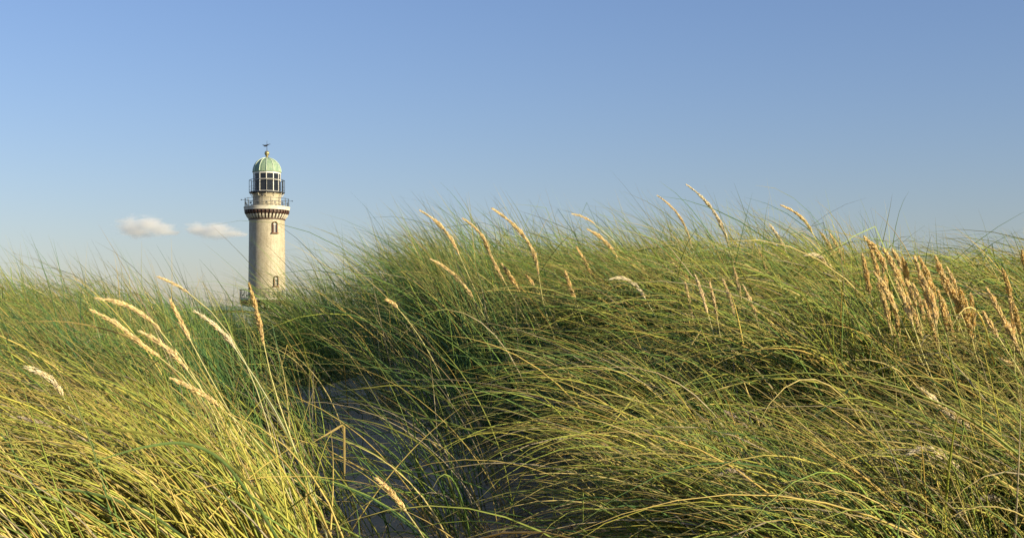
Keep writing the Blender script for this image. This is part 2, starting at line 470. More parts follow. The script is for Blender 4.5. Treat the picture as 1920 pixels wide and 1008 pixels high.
# the field behind it, up to the left skyline
lf = [sward(tussocks(120, (-3.2, -.95), (3.6, 8.0), lambda x, y: dens_mask(x, y) * (1.0 if x / y < -.14 else 0)), 125, .09, .07, .28, 8, 3.3, False, (.5, .85), upright=.75, free=.09),
      sward(tussocks(45, (-2.0, -.95), (3.4, 5.2), lambda x, y: dens_mask(x, y) * (1.0 if x / y < -.18 else 0)), 100, .09, .12, .42, 9, 3.4, True, (.5, .85), upright=.7),
      sward(tussocks(60, (-1.8, -.6), (7.0, 10.5), lambda x, y: 1.0), 110, .10, .08, .32, 6, 3.4, False, (.4, .8), upright=.75)]
sward_object('marram_grass', 'fine green marram grass on the far left dune below the lighthouse', lf)
# centre crest behind the hollow
cc = [sward(tussocks(15, (-1.2, -.62), (6.0, 8.2), lambda x, y: 1.0 if -.145 < x / y < -.105 else 0), 130, .08, .07, .30, 9, 3.3, False, (.6, .95), upright=.75, free=.2, clear=.3),
      sward(tussocks(85, (-.75, .95), (5.0, 8.0), lambda x, y: dens_mask(x, y)), 140, .07, .07, .30, 9, 3.3, False, (.6, .98), upright=.75, free=.20),
      sward(tussocks(40, (-.35, .9), (3.9, 5.6), lambda x, y: dens_mask(x, y)), 110, .065, .12, .40, 10, 3.5, True, (.5, .9), upright=.65, free=.06, az_sd=.5, wildf=.12, kinkf=.04)]
sward_object('marram_grass', 'dark green marram grass on the middle crest right of the lighthouse', cc)
# right hand dune
rc = [sward(tussocks(125, (.7, 4.2), (4.2, 8.0), lambda x, y: 1.0), 135, .065, .17, .56, 9, 3.3, False, (.6, .98), upright=.75, free=.20),
      sward(tussocks(72, (.5, 2.9), (3.0, 5.2), lambda x, y: dens_mask(x, y)), 145, .055, .20, .62, 10, 3.3, True, (.5, .9), upright=.62, az_sd=.52, wildf=.12, kinkf=.05),
      sward(tussocks(36, (.45, 1.8), (1.9, 3.3), lambda x, y: dens_mask(x, y)), 150, .055, .24, .70, 12, 3.3, True, (.45, .85), upright=.5, az_sd=.6, wildf=.13, kinkf=.06),
      sward(tussocks(28, (.3, 1.9), (2.1, 3.9), lambda x, y: dens_mask(x, y)), 14, .10, .35, .80, 14, 4.0, True, (.6, .95), upright=.35, az_sd=.5)]
sward_object('marram_grass', 'yellow green marram grass covering the dune on the right', rc)
# thin leaves standing in the hollow
hc = [sward(tussocks(48, (-.95, .6), (2.5, 6.5), lambda x, y: 1.0 if .25 < float(hollow(np.array(x), np.array(y))) < 1.25 else 0), 20, .06, .25, .45, 12, 3.0, True, (.3, .62), upright=.25, az_sd=.6, clear=.2),
      sward(tussocks(8, (.08, .60), (2.3, 3.4), lambda x, y: 1.0 if x / y > .04 else 0), 75, .06, .22, .62, 12, 3.2, True, (.35, .7), upright=.3, az_sd=.5, clear=0)]
sward_object('marram_grass', 'sparse marram leaves arching over the shaded sand hollow', hc)
# beyond the crest, and to the sides
oc = [sward(tussocks(30, (2.0, 4.6), (1.2, 3.1), lambda x, y: 1.0), 100, .10, .18, .5, 8, 4.5, False, (.4, .65), cap=False, upright=.7),
      sward(tussocks(260, (-9, 10), (8.2, 22), lambda x, y: 1.0), 55, .14, .12, .30, 5, 6.5, False, (.45, .85), cap=False, upright=.8),
      sward(tussocks(60, (-5.5, -2.6), (1.5, 7.5), lambda x, y: 1.0), 90, .10, .18, .45, 7, 4.5, False, (.5, .85), upright=.6)]
sward_object('marram_grass', 'coarse marram grass on the slopes behind the crest', oc)

# short broken leaf litter on the ground
def litter_mesh():
    N = 9000; x = rng.uniform(-1.6, 2.2, N); y = rng.uniform(2.0, 7.5, N)
    k = hollow(x, y); keep = rng.random(N) < np.clip(k - .35, .12, 1); x, y = x[keep], y[keep]; N = len(x)
    a = rng.uniform(0, 2 * np.pi, N); L = rng.uniform(.02, .22, N)
    s = np.linspace(0, 1, 4)[None]
    px_ = x[:, None] + np.cos(a)[:, None] * L[:, None] * s; py_ = y[:, None] + np.sin(a)[:, None] * L[:, None] * s
    pz = ground(px_, py_) + .004 + rng.uniform(0, .03, N)[:, None] * np.sin(np.pi * s)
    P = np.stack([px_, py_, pz], -1)
    c = STRAWS[rng.integers(0, 4, N)] * rng.uniform(.35, 1.1, (N, 1))
    return build_blades(P, rng.uniform(.002, .0055, N), True, np.concatenate([np.repeat(c[:, None], 4, 1), np.ones((N, 4, 1))], -1))
sward_object('dead_leaf_litter', 'brown broken leaves and stubble scattered over the sand hollow', [litter_mesh()])

# ------------------------------------------------------------------ flowering stalks, one by one
def spline(pts, n):
    pts = np.asarray(pts, float)
    if len(pts) == 2: pts = np.array([pts[0], (pts[0] + pts[1]) / 2, pts[1]])
    d = np.concatenate([[0], np.cumsum(np.linalg.norm(np.diff(pts, axis=0), axis=1))])
    m = np.gradient(pts, d, axis=0, edge_order=2 if len(pts) > 2 else 1)
    t = np.linspace(0, d[-1], n); i = np.clip(np.searchsorted(d, t, 'right') - 1, 0, len(d) - 2)
    h = (d[i + 1] - d[i])[:, None]; u = ((t - d[i])[:, None]) / h
    return ((2 * u**3 - 3 * u**2 + 1) * pts[i] + (u**3 - 2 * u**2 + u) * h * m[i] + (-2 * u**3 + 3 * u**2) * pts[i + 1] + (u**3 - u**2) * h * m[i + 1])

def to_ground(p, tan, side=.32):
    """curve from p down into the sand, leaving p along tan (unit, pointing down the stalk)"""
    h = max(.08, p[2] - float(ground(p[0] + .2, p[1])))
    rx, ry = p[0] + side * h * (1.0 if tan[0] >= 0 else -.6) + tan[0] * .10, p[1] + random.uniform(-.05, .10)
    rt = np.array([rx, ry, float(ground(rx, ry)) - .01])
    c1 = p + tan * h * .45; c2 = rt + np.array([-.04 * np.sign(tan[0] + 1e-6), 0, h * .40])
    t = np.linspace(0, 1, 10)[1:, None]
    return (1 - t)**3 * p + 3 * (1 - t)**2 * t * c1 + 3 * (1 - t) * t * t * c2 + t**3 * rt

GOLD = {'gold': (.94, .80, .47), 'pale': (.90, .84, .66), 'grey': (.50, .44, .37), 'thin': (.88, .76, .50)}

def flat_color(me, c):
    n = len(me.vertices); a = me.attributes.new('tint', 'FLOAT_COLOR', 'POINT')
    arr = np.ones((n, 4), np.float32)
    arr[:, :3] = c
    a.data.foreach_set('color', arr.ravel())

def flower_stalk(px_pts, d, wpx, kind, label, group=None):
    if px_pts[0][0] > 1590 and d > 4: d -= 1.8
    elif kind == 'thin' and px_pts[0][1] > 495 and d > 4: d -= 1.5
    elif px_pts[0][0] < 420 and d > 2.4: d = 2.35 + (d - 2.4) * .35
    elif d > 4: d -= .5
    pts = np.array([at(px, py, d + (i * .02)) for i, (px, py) in enumerate(px_pts)])
    if px_pts[0][0] > 1590 and px_pts[0][1] < 610: pts = pts[0] + (pts - pts[0]) * 1.25      # these ripe heads are long
    axis_ = spline(pts, 26)                                         # tip -> base
    axis_[:, 1] += np.linspace(0, random.uniform(-.03, .05), 26)
    Ltot = np.linalg.norm(np.diff(axis_, axis=0), axis=1).sum()
    tan = axis_[-1] - axis_[-3]; tan /= np.linalg.norm(tan)
    foot = to_ground(axis_[-1], tan)
    root = foot[-1].copy()
    e = empty('flowering_grass', tuple(root)); tag(e, label, 'grass plume', group, 'thing')
    stem = np.concatenate([axis_[2::4], foot]) - root
    rad = np.linspace(.0007, .0017, len(stem))
    v, f = tube(stem, rad, 5)
    me = mesh_from('stalk', v, f, True); c = np.array(GOLD[kind]) * random.uniform(.7, .95) * np.array([.9, 1.0, .8])
    flat_color(me, c); link('stalk', me, M_STRAW, e)
    # plume of many overlapping spikelets
    rmax = wpx * random.uniform(.82, 1.15) * (1.3 if px_pts[0][0] > 1590 else 1) / F_PX * d / 2
    n = int(240 + 640 * Ltot / .2 * (rmax / .007) ** .5)
    ph1 = random.uniform(0, 6)
    T = np.gradient(axis_, axis=0); T /= np.linalg.norm(T, axis=1)[:, None]
    A = np.cross(T, [0.1, 1, 0.2]); A /= np.linalg.norm(A, axis=1)[:, None]; B = np.cross(T, A)
    V_, F_, C_ = [], [], []
    base = np.array(GOLD[kind])
    for k in range(n):
        s = random.random() ** .85; q = s * 25; i = min(int(q), 24); fr = q - i
        p = axis_[i] * (1 - fr) + axis_[i + 1] * fr; t_ = T[i]
        prof = min(1, s / .45 + .16) ** .8 * min(1, (1 - s) / .22 + .30)
        prof *= .80 + .22 * math.sin(s * 17 + ph1) + .12 * math.sin(s * 41 + ph1 * 2)
        if kind == 'thin': prof *= .8
        a = random.uniform(0, 2 * math.pi); out = math.cos(a) * A[i] + math.sin(a) * B[i]
        r = rmax * prof * random.uniform(.15, .85)
        o = p + out * r
        dr = -t_ + out * random.uniform(.02, .5) * (1 if random.random() > .15 else 1.7); dr /= np.linalg.norm(dr)   # spikelets point towards the tip
        sl = random.uniform(.009, .015) * (.7 + .3 * prof); sw = random.uniform(.0008, .0014)
        sd = np.cross(dr, out); sd /= np.linalg.norm(sd) + 1e-9; up = np.cross(sd, dr)
        b = len(V_)
        V_ += [o - dr * sl * .35, o + sd * sw, o + up * sw, o - sd * sw, o - up * sw, o + dr * sl * .65]
        F_ += [(b, b + 2, b + 1), (b, b + 3, b + 2), (b, b + 4, b + 3), (b, b + 1, b + 4), (b + 5, b + 1, b + 2), (b + 5, b + 2, b + 3), (b + 5, b + 3, b + 4), (b + 5, b + 4, b + 1)]
        cc_ = base * random.uniform(.72, 1.08) * np.array([1, random.uniform(.92, 1.02), random.uniform(.78, 1.05)])
        C_ += [cc_] * 6
    me = mesh_from('plume', np.array(V_) - root, F_)
    flat_color(me, np.array(C_)); link('plume', me, M_STRAW, e)
    return e

RC = 'straw coloured plumes crowded together on the right crest'
MC = 'thin straw plumes in the pale patch of grass right of centre'
ST = [
 # left
 ([(181,559),(231,570),(277,596),(301,619)], 3.0, 11, 'gold', 'long pale plume arching left, uppermost of the sunlit plumes on the left dune'),
 ([(171,581),(215,607),(261,647),(289,668)], 2.8, 12, 'gold', 'straight golden plume lying parallel just under the uppermost arching plume at left'),
 ([(263,621),(307,647),(355,693)], 2.7, 13, 'gold', 'plump golden plume lowest of the three parallel ones on the left dune'),
 ([(320,564),(335,592),(361,638)], 3.1, 9, 'gold', 'short steep golden plume standing between the three leaning plumes and the lighthouse'),
 ([(366,584),(406,612),(443,653)], 3.1, 9, 'pale', 'fuzzy pale plume leaning left, just left of the upright plume before the lighthouse'),
 ([(297,519),(324,532),(347,547)], 3.6, 5, 'thin', 'thin straw plume against the left skyline, high above the left plumes'),
 ([(46,688),(86,705),(115,741)], 2.5, 12, 'pale', 'drooping fuzzy plume near the left edge at half height'),
 ([(37,782),(101,804),(171,843)], 2.2, 17, 'grey', 'grey brown diffuse plume low at the left edge'),
 ([(321,709),(367,734),(409,765)], 2.4, 12, 'gold', 'golden plume lying flat in the near left clump below the parallel plumes'),
 ([(467,532),(473,560),(481,600),(488,645)], 2.7, 12, 'gold', 'single upright golden plume in front of the lighthouse'),
 ([(707,897),(731,922),(759,958)], 2.2, 12, 'gold', 'golden plume over the dark sand at the bottom of the hollow'),
 # centre crest
 ([(788,395),(822,419),(860,476)], 4.6, 8, 'gold', 'leftmost plume standing against the sky on the middle crest'),
 ([(868,410),(906,445),(919,476),(944,524)], 4.4, 9, 'gold', 'second plume from the left against the sky on the middle crest'),
 ([(923,391),(954,413),(995,461),(1010,515)], 4.3, 10, 'gold', 'longest golden plume, bowed against the sky on the middle crest'),
 ([(808,486),(843,508),(887,559)], 4.0, 9, 'gold', 'straight golden plume below the skyline under the leftmost crest plume'),
 ([(941,495),(955,515),(973,543)], 4.4, 9, 'gold', 'short plume touching the foot of the second crest plume'),
 ([(986,515),(1002,533)], 4.4, 7, 'gold', 'tiny plume at the foot of the longest bowed plume'),
 ([(1059,508),(1068,533),(1079,562)], 4.3, 9, 'gold', 'short steep plume in the grass beneath the blunt crest plume'),
 ([(1081,464),(1097,489),(1111,516)], 4.5, 9, 'gold', 'blunt short plume against the sky right of the longest bowed plume'),
 ([(1102,430),(1135,451),(1159,482)], 4.6, 8, 'gold', 'curved plume against the sky above and right of the blunt short one'),
 ([(1073,401),(1094,406),(1116,418)], 5.0, 4, 'thin', 'faint thin plume nearly horizontal in the sky, above the curved crest plume'),
 ([(1176,483),(1194,503),(1208,530)], 4.7, 8, 'gold', 'left one of two close steep plumes right of the curved crest plume'),
 ([(1186,477),(1203,500),(1217,530)], 4.9, 7, 'gold', 'right one of two close steep plumes right of the curved crest plume'),
 ([(1144,523),(1170,522),(1190,535),(1208,559)], 4.2, 9, 'pale', 'hooked pale plume with its tip bent level, under the two close steep plumes'),
 ([(1233,367),(1268,397),(1298,461)], 5.2, 6, 'thin', 'thin tall pale plume reaching into the sky left of the tallest one'),
 ([(1287,346),(1334,389),(1370,464)], 5.2, 7, 'pale', 'tallest pale plume of all, highest into the sky'),
 ([(1259,491),(1280,512),(1297,537)], 4.7, 8, 'gold', 'golden plume inside the grass under the thin tall pale plume'),
 ([(725,562),(735,567),(746,577)], 4.4, 8, 'gold', 'small golden tip in the green grass right of the lighthouse'),
 # right crest
 ([(1464,385),(1500,406),(1522,436)], 5.0, 7, 'gold', 'golden plume curved against the sky, right of the tallest pale plume'),
 ([(1443,421),(1460,446),(1472,470)], 5.0, 8, 'pale', 'short blunt pale plume against the sky under the curved golden one'),
 ([(1422,468),(1432,490),(1441,517)], 4.9, 8, 'gold', 'short straight plume just left below the short blunt pale one'),
 ([(1539,436),(1556,460),(1571,487)], 4.9, 9, 'gold', 'left one of a steep pair at the skyline above the hooked right plume'),
 ([(1556,438),(1571,463),(1583,491)], 5.1, 8, 'gold', 'right one of a steep pair at the skyline above the hooked right plume'),
 ([(1509,479),(1534,478),(1552,492),(1566,508)], 4.6, 9, 'pale', 'hooked pale plume with level tip left of the crowded plumes'),
 ([(1620,444),(1639,461),(1662,495)], 4.9, 10, 'gold', 'thick golden plume standing first and highest at the left of the crowd on the right'),
 ([(1628,457),(1640,482),(1650,513)], 5.0, 8, 'gold', None),
 ([(1656,468),(1668,490),(1677,516)], 4.9, 10, 'gold', None),
 ([(1673,468),(1681,486),(1690,508)], 5.1, 8, 'gold', None),
 ([(1692,483),(1700,500),(1707,525)], 4.9, 10, 'gold', None),
 ([(1639,510),(1656,538),(1671,568)], 4.7, 9, 'gold', None),
 ([(1679,525),(1690,556),(1700,592)], 4.6, 9, 'gold', None),
 ([(1700,525),(1706,543),(1711,565)], 4.8, 9, 'gold', None),
 ([(1715,481),(1730,525),(1745,576)], 4.8, 11, 'gold', 'tall thick golden plume in the middle of the crowd on the right'),
 ([(1722,481),(1740,508),(1758,545)], 4.9, 10, 'gold', None),
 ([(1754,481),(1765,508),(1777,540)], 4.8, 11, 'gold', None),
 ([(1764,510),(1780,535),(1794,565)], 4.7, 11, 'gold', None),
 ([(1758,543),(1770,573),(1779,606)], 4.6, 10, 'gold', None),
 ([(1799,540),(1808,560),(1816,588)], 4.7, 10, 'gold', None),
 ([(1820,551),(1825,575),(1828,602)], 4.7, 9, 'gold', None),
 ([(1805,574),(1815,594),(1824,618)], 4.6, 9, 'gold', None),
 ([(1735,500),(1748,540),(1757,580)], 5.0, 9, 'gold', None),
 ([(1775,500),(1790,540),(1799,590)], 5.0, 9, 'gold', None),
 ([(1655,500),(1662,530),(1672,556)], 5.0, 8, 'gold', None),
 ([(1843,585),(1850,603),(1858,622)], 4.4, 8, 'gold', 'short drooping plume between the crowded plumes and the right edge plumes'),
 ([(1850,540),(1872,585),(1895,636)], 4.4, 11, 'gold', 'long slanting plume against dark grass near the right edge'),
 ([(1879,504),(1892,530),(1903,564)], 4.5, 11, 'gold', 'thick upright plume above the long slanting one near the right edge'),
 ([(1894,562),(1896,590),(1895,624)], 4.4, 8, 'gold', 'narrow vertical plume crossing the long slanting one near the right edge'),
 ([(1899,566),(1910,588),(1921,614)], 4.3, 10, 'gold', 'right edge plume directly below the thick upright one'),
 ([(1916,470),(1920,488),(1926,510)], 4.7, 9, 'gold', 'highest plume cut by the right edge of the photograph'),
 ([(1873,672),(1897,685),(1922,705)], 2.9, 9, 'gold', 'pale gold plume low at the right edge under the slanting ones'),
 # more of the crowd on the right crest
 ([(1617,478),(1625,507),(1632,536)], 4.7, 9, 'gold', None),
 ([(1646,532),(1656,561),(1664,598)], 4.8, 10, 'gold', None),
 ([(1666,546),(1678,575),(1687,620)], 4.9, 9, 'gold', None),
 ([(1686,506),(1694,535),(1710,564)], 5.0, 10, 'gold', None),
 ([(1711,532),(1721,561),(1726,598)], 5.1, 9, 'gold', None),
 ([(1726,516),(1738,545),(1744,590)], 4.7, 10, 'gold', None),
 ([(1741,524),(1749,553),(1762,582)], 4.8, 9, 'gold', None),
 ([(1769,562),(1779,591),(1793,628)], 4.9, 10, 'gold', None),
 ([(1786,546),(1798,575),(1801,620)], 5.0, 9, 'gold', None),
 ([(1791,578),(1799,607),(1809,636)], 5.1, 10, 'gold', None),
 ([(1811,561),(1821,590),(1832,627)], 4.7, 9, 'gold', None),
 ([(1731,562),(1743,591),(1755,636)], 4.8, 10, 'gold', None),
 ([(1701,556),(1709,585),(1716,614)], 4.9, 9, 'gold', None),
 ([(1662,592),(1672,621),(1680,658)], 5.0, 10, 'gold', None),
 # hazy middle
 ([(1304,517),(1314,550),(1323,587)], 4.6, 7, 'thin', None), ([(1330,528),(1338,560),(1345,600)], 4.6, 7, 'thin', None),
 ([(1356,525),(1367,556),(1376,592)], 4.7, 7, 'thin', None), ([(1394,536),(1408,566),(1420,602)], 4.7, 7, 'thin', None),
 ([(1285,530),(1291,558),(1298,590)], 4.8, 7, 'thin', None), ([(1375,500),(1384,530),(1392,562)], 4.9, 7, 'thin', None),
 # low in the right grass
 ([(1721,724),(1762,756),(1800,786),(1839,818)], 2.35, 13, 'pale', 'long pale plume lying diagonal in the middle of the right dune grass'),
 ([(1702,852),(1736,840),(1766,856),(1797,893)], 2.15, 12, 'pale', 'humped pale plume below the long diagonal one on the right'),
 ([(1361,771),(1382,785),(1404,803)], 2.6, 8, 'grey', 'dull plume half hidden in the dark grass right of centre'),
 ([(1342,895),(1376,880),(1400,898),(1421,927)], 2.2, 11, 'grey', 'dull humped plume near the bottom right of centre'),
 ([(1837,936),(1856,932),(1877,940)], 2.1, 9, 'pale', 'short level plume near the bottom right corner'),
 ([(1795,970),(1812,955),(1836,950)], 2.1, 10, 'pale', 'curled plume at the bottom right below the short level one'),
]
ORD = 'first second third fourth fifth sixth seventh eighth ninth tenth eleventh twelfth thirteenth fourteenth fifteenth sixteenth seventeenth eighteenth nineteenth twentieth'.split()
ORD += ['twenty-' + o_ for o_ in ORD[:9]] + ['thirtieth'] + ['thirty-' + o_ for o_ in ORD[:9]]
crowd = sorted(r_[0][0] for r_ in ST if 1615 < r_[0][0][0] < 1835 and r_[3] == 'gold' and r_[0][0][1] < 600)
patch = sorted(r_[0][0] for r_ in ST if r_[4] is None and r_[3] == 'thin')
for pts, d, w, kind, lab in ST:
    if lab: flower_stalk(pts, d, w, kind, lab, RC if pts[0] in crowd else 'plumes standing alone in the dune grass')
    elif kind == 'thin': flower_stalk(pts, d, w, kind, 'thin straw plume, %s from left in the pale patch of grass right of centre' % ORD[patch.index(pts[0])], MC)
    else: flower_stalk(pts, d, w, kind, 'golden plume, %s tip from the left in the crowd on the right crest' % ORD[crowd.index(pts[0])], RC)

# ------------------------------------------------------------------ single leaves that stand out
def lone_leaf(px_pts, d, wmm, c, label, grounded=True, kink=False):
    pts = np.array([at(px, py, d + i * .015) for i, (px, py) in enumerate(px_pts)])
    if kink:
        path = np.concatenate([spline(pts[:2], 8), pts[2:3], spline(pts[2:], 8)[1:]]) if len(pts) > 3 else pts
    else: path = spline(pts, 18)
    if grounded:
        tan = path[-1] - path[-2]; tan /= np.linalg.norm(tan)
        path = np.concatenate([path, to_ground(path[-1], tan, .2)])
    path = path[::-1]; root = path[0].copy(); P = path - root
    n = len(P); s = np.linspace(0, 1, n)
    w = wmm / 1000 * np.minimum(.6 + 2 * s, 1) * np.clip((1 - s) / .4, .06, 1)
    T = np.gradient(P, axis=0); T /= np.linalg.norm(T, axis=1)[:, None]
    S = np.cross(T, [0, 1, .25]); S /= np.linalg.norm(S, axis=1)[:, None]; Nn = np.cross(S, T)
    V_ = []
    for i in range(n):
        V_ += [P[i] + S[i] * w[i] / 2 + Nn[i] * w[i] * .22, P[i], P[i] - S[i] * w[i] / 2 + Nn[i] * w[i] * .22]
    F_ = []
    for i in range(n - 1):
        for k in (0, 1): F_.append((i * 3 + k, i * 3 + k + 1, i * 3 + k + 4, i * 3 + k + 3))
    me = mesh_from('grass_leaf', V_, F_, True); flat_color(me, c)
    o = link('grass_leaf', me, M_LEAF, None, tuple(root))
    return tag(o, label, 'grass leaf', None, 'thing')
YG, GR, DG, SW = (.26, .27, .07), (.15, .21, .06), (.07, .15, .07), (.48, .37, .15)
lone_leaf([(579,833),(642,797),(645,800),(646,891)], 2.4, 4.0, SW, 'broken straw leaf snapped at a sharp corner over the sand hollow', False, True)
lone_leaf([(122,886),(214,853),(275,837),(345,831),(397,850),(440,890)], 1.9, 4.4, (.15,.24,.08), 'broad flat green leaf arching across the near left clump')
lone_leaf([(-15,791),(137,798),(275,813),(367,832),(440,880)], 2.0, 4.5, YG, 'long yellow leaf running level from the left edge into the near clump')
lone_leaf([(-15,929),(60,920),(130,918),(210,935),(300,975)], 1.9, 4.2, (.14,.22,.08), 'wide dark green leaf bowing low at the bottom left edge')
lone_leaf([(9,610),(108,602),(184,614),(231,628),(320,690)], 2.6, 3.5, SW, 'straw yellow leaf bowed over the green field at far left')
lone_leaf([(634,750),(690,753),(743,774),(850,795),(960,850)], 3.0, 4.0, GR, 'long green leaf arching left from the dark grass over the sand hollow')
lone_leaf([(624,733),(680,728),(740,722),(800,730),(860,770)], 3.4, 3.5, YG, 'pale level leaf just above the patch of bare sand')
lone_leaf([(682,644),(723,697),(771,746),(815,800),(850,880)], 3.0, 3.8, GR, 'long green leaf leaning steeply left beside the dark hollow')
lone_leaf([(620,782),(700,792),(760,815),(815,855),(845,910)], 2.8, 3.6, YG, 'yellow green leaf arching lowest of those over the dark hollow')
lone_leaf([(1616,700),(1590,732),(1552,762)], 2.6,5.5,DG, 'short broad dark blue green leaf slanting through the right grass')
lone_leaf([(1662,526),(1733,523),(1828,543),(1880,562),(1915,590)], 4.0, 4.0, SW, 'long straw leaf crossing level in front of the crowded plumes')
lone_leaf([(1412,1004),(1440,962),(1478,932)], 2.4, 4.5, (.40,.34,.08), 'short bright yellow leaf near the bottom right of centre', False)

# ------------------------------------------------------------------ lighthouse
LD = 215.0; S = LD / F_PX
LX = (500.5 - CX) * S; LZ = -4.6
def zz(py): return (HORIZON - py) * S - LZ          # height above the lighthouse foot
lh = empty('lighthouse', (LX, LD, LZ))
tag(lh, 'round pale brick lighthouse with green copper dome and two railed galleries', 'lighthouse')
# sight line from the tower to the camera as the local angle of "front"
FRONT = math.atan2(-LD, -LX)

def ring_box(name, mesh, mat, parent, r, ang, z):
    return link(name, mesh, mat, parent, (r * math.cos(ang), r * math.sin(ang), z), ang)

z_low, z_up = zz(559), zz(390)
# base and lower shaft
lathe_obj('base', [(5.2, -.6), (5.2, 1.2), (4.6, 1.6), (4.4, 5.2), (4.0, 5.6)], M_BRICK, lh, 64)
lathe_obj('lower_shaft', [(3.35, 5.2), (3.02, z_low - 1.7), (2.97, z_low - 1.6)], M_BRICK, lh, 64)
lathe_obj('shaft', [(2.79, z_low + .002), (2.66, zz(413))], M_BRICK, lh, 96)

def arch_window(px, y0, y1, wm):
    s = (px - 500.5) * S / 2.7; ang = FRONT + math.asin(max(-1, min(1, s)))
    zc, h = zz(y1), (y1 - y0) * S
    r = 2.66 + (2.79 - 2.66) * (zz(413) - zc) / (zz(413) - z_low)
    w = empty('window', (r * math.cos(ang), r * math.sin(ang), zc), ang); w.parent = lh
    def arch_ring(wi, wo, hs, x0, x1, seg=10):
        """half round arch with legs, in local YZ, from x0 to x1"""
        inn = [(-wi, 0)] + [(-wi * math.cos(math.pi * k / seg), hs + wi * math.sin(math.pi * k / seg)) for k in range(seg + 1)] + [(wi, 0)]
        out = [(-wo, 0)] + [(-wo * math.cos(math.pi * k / seg), hs + wo * math.sin(math.pi * k / seg)) for k in range(seg + 1)] + [(wo, 0)]
        n = len(inn); v = [(x, a, b) for x in (x0, x1) for L_ in (inn, out) for a, b in L_]; f = []
        for i in range(n - 1):
            f += [(2 * n + i, 2 * n + i + 1, 3 * n + i + 1, 3 * n + i), (i, n + i, n + i + 1, i + 1), (n + i, 3 * n + i, 3 * n + i + 1, n + i + 1), (i, i + 1, 2 * n + i + 1, 2 * n + i)]
        return v, f
    hs = h - wm / 2
    link('surround', mesh_from('surround', *arch_ring(wm / 2, wm / 2 + .09, hs, -.25, .20)), M_TERRA, w)
    # recess: dark reveal and pane
    link('frame', mesh_from('frame', *join([arch_ring(wm / 2 - .05, wm / 2, hs, -.05, .03), box(-.05, .028, -.025, .035, 0, h - .05), box(-.05, .024, -wm / 2 + .05, wm / 2 - .05, hs - .06, hs)])), M_WHITE, w)
    a = [(-wm / 2 * math.cos(math.pi * k / 10), hs + wm / 2 * math.sin(math.pi * k / 10)) for k in range(11)]
    v = [(.012, -wm / 2, 0)] + [(.012, p, q) for p, q in a] + [(.012, wm / 2, 0)]
    link('pane', mesh_from('pane', v, [tuple(range(len(v)))[::-1]]), simple_pane, w)
    link('sill', box_mesh('sill', -.2, .30, -wm / 2 - .22, wm / 2 + .22, -.14, -.002), M_TERRA, w)
simple_pane = simple_mat('dull_window_glass', (0.05, 0.05, 0.055), 0.12, 0.7, var=.3)
arch_window(514.8, 418, 438, .62)
arch_window(516.3, 519, 537, .58)

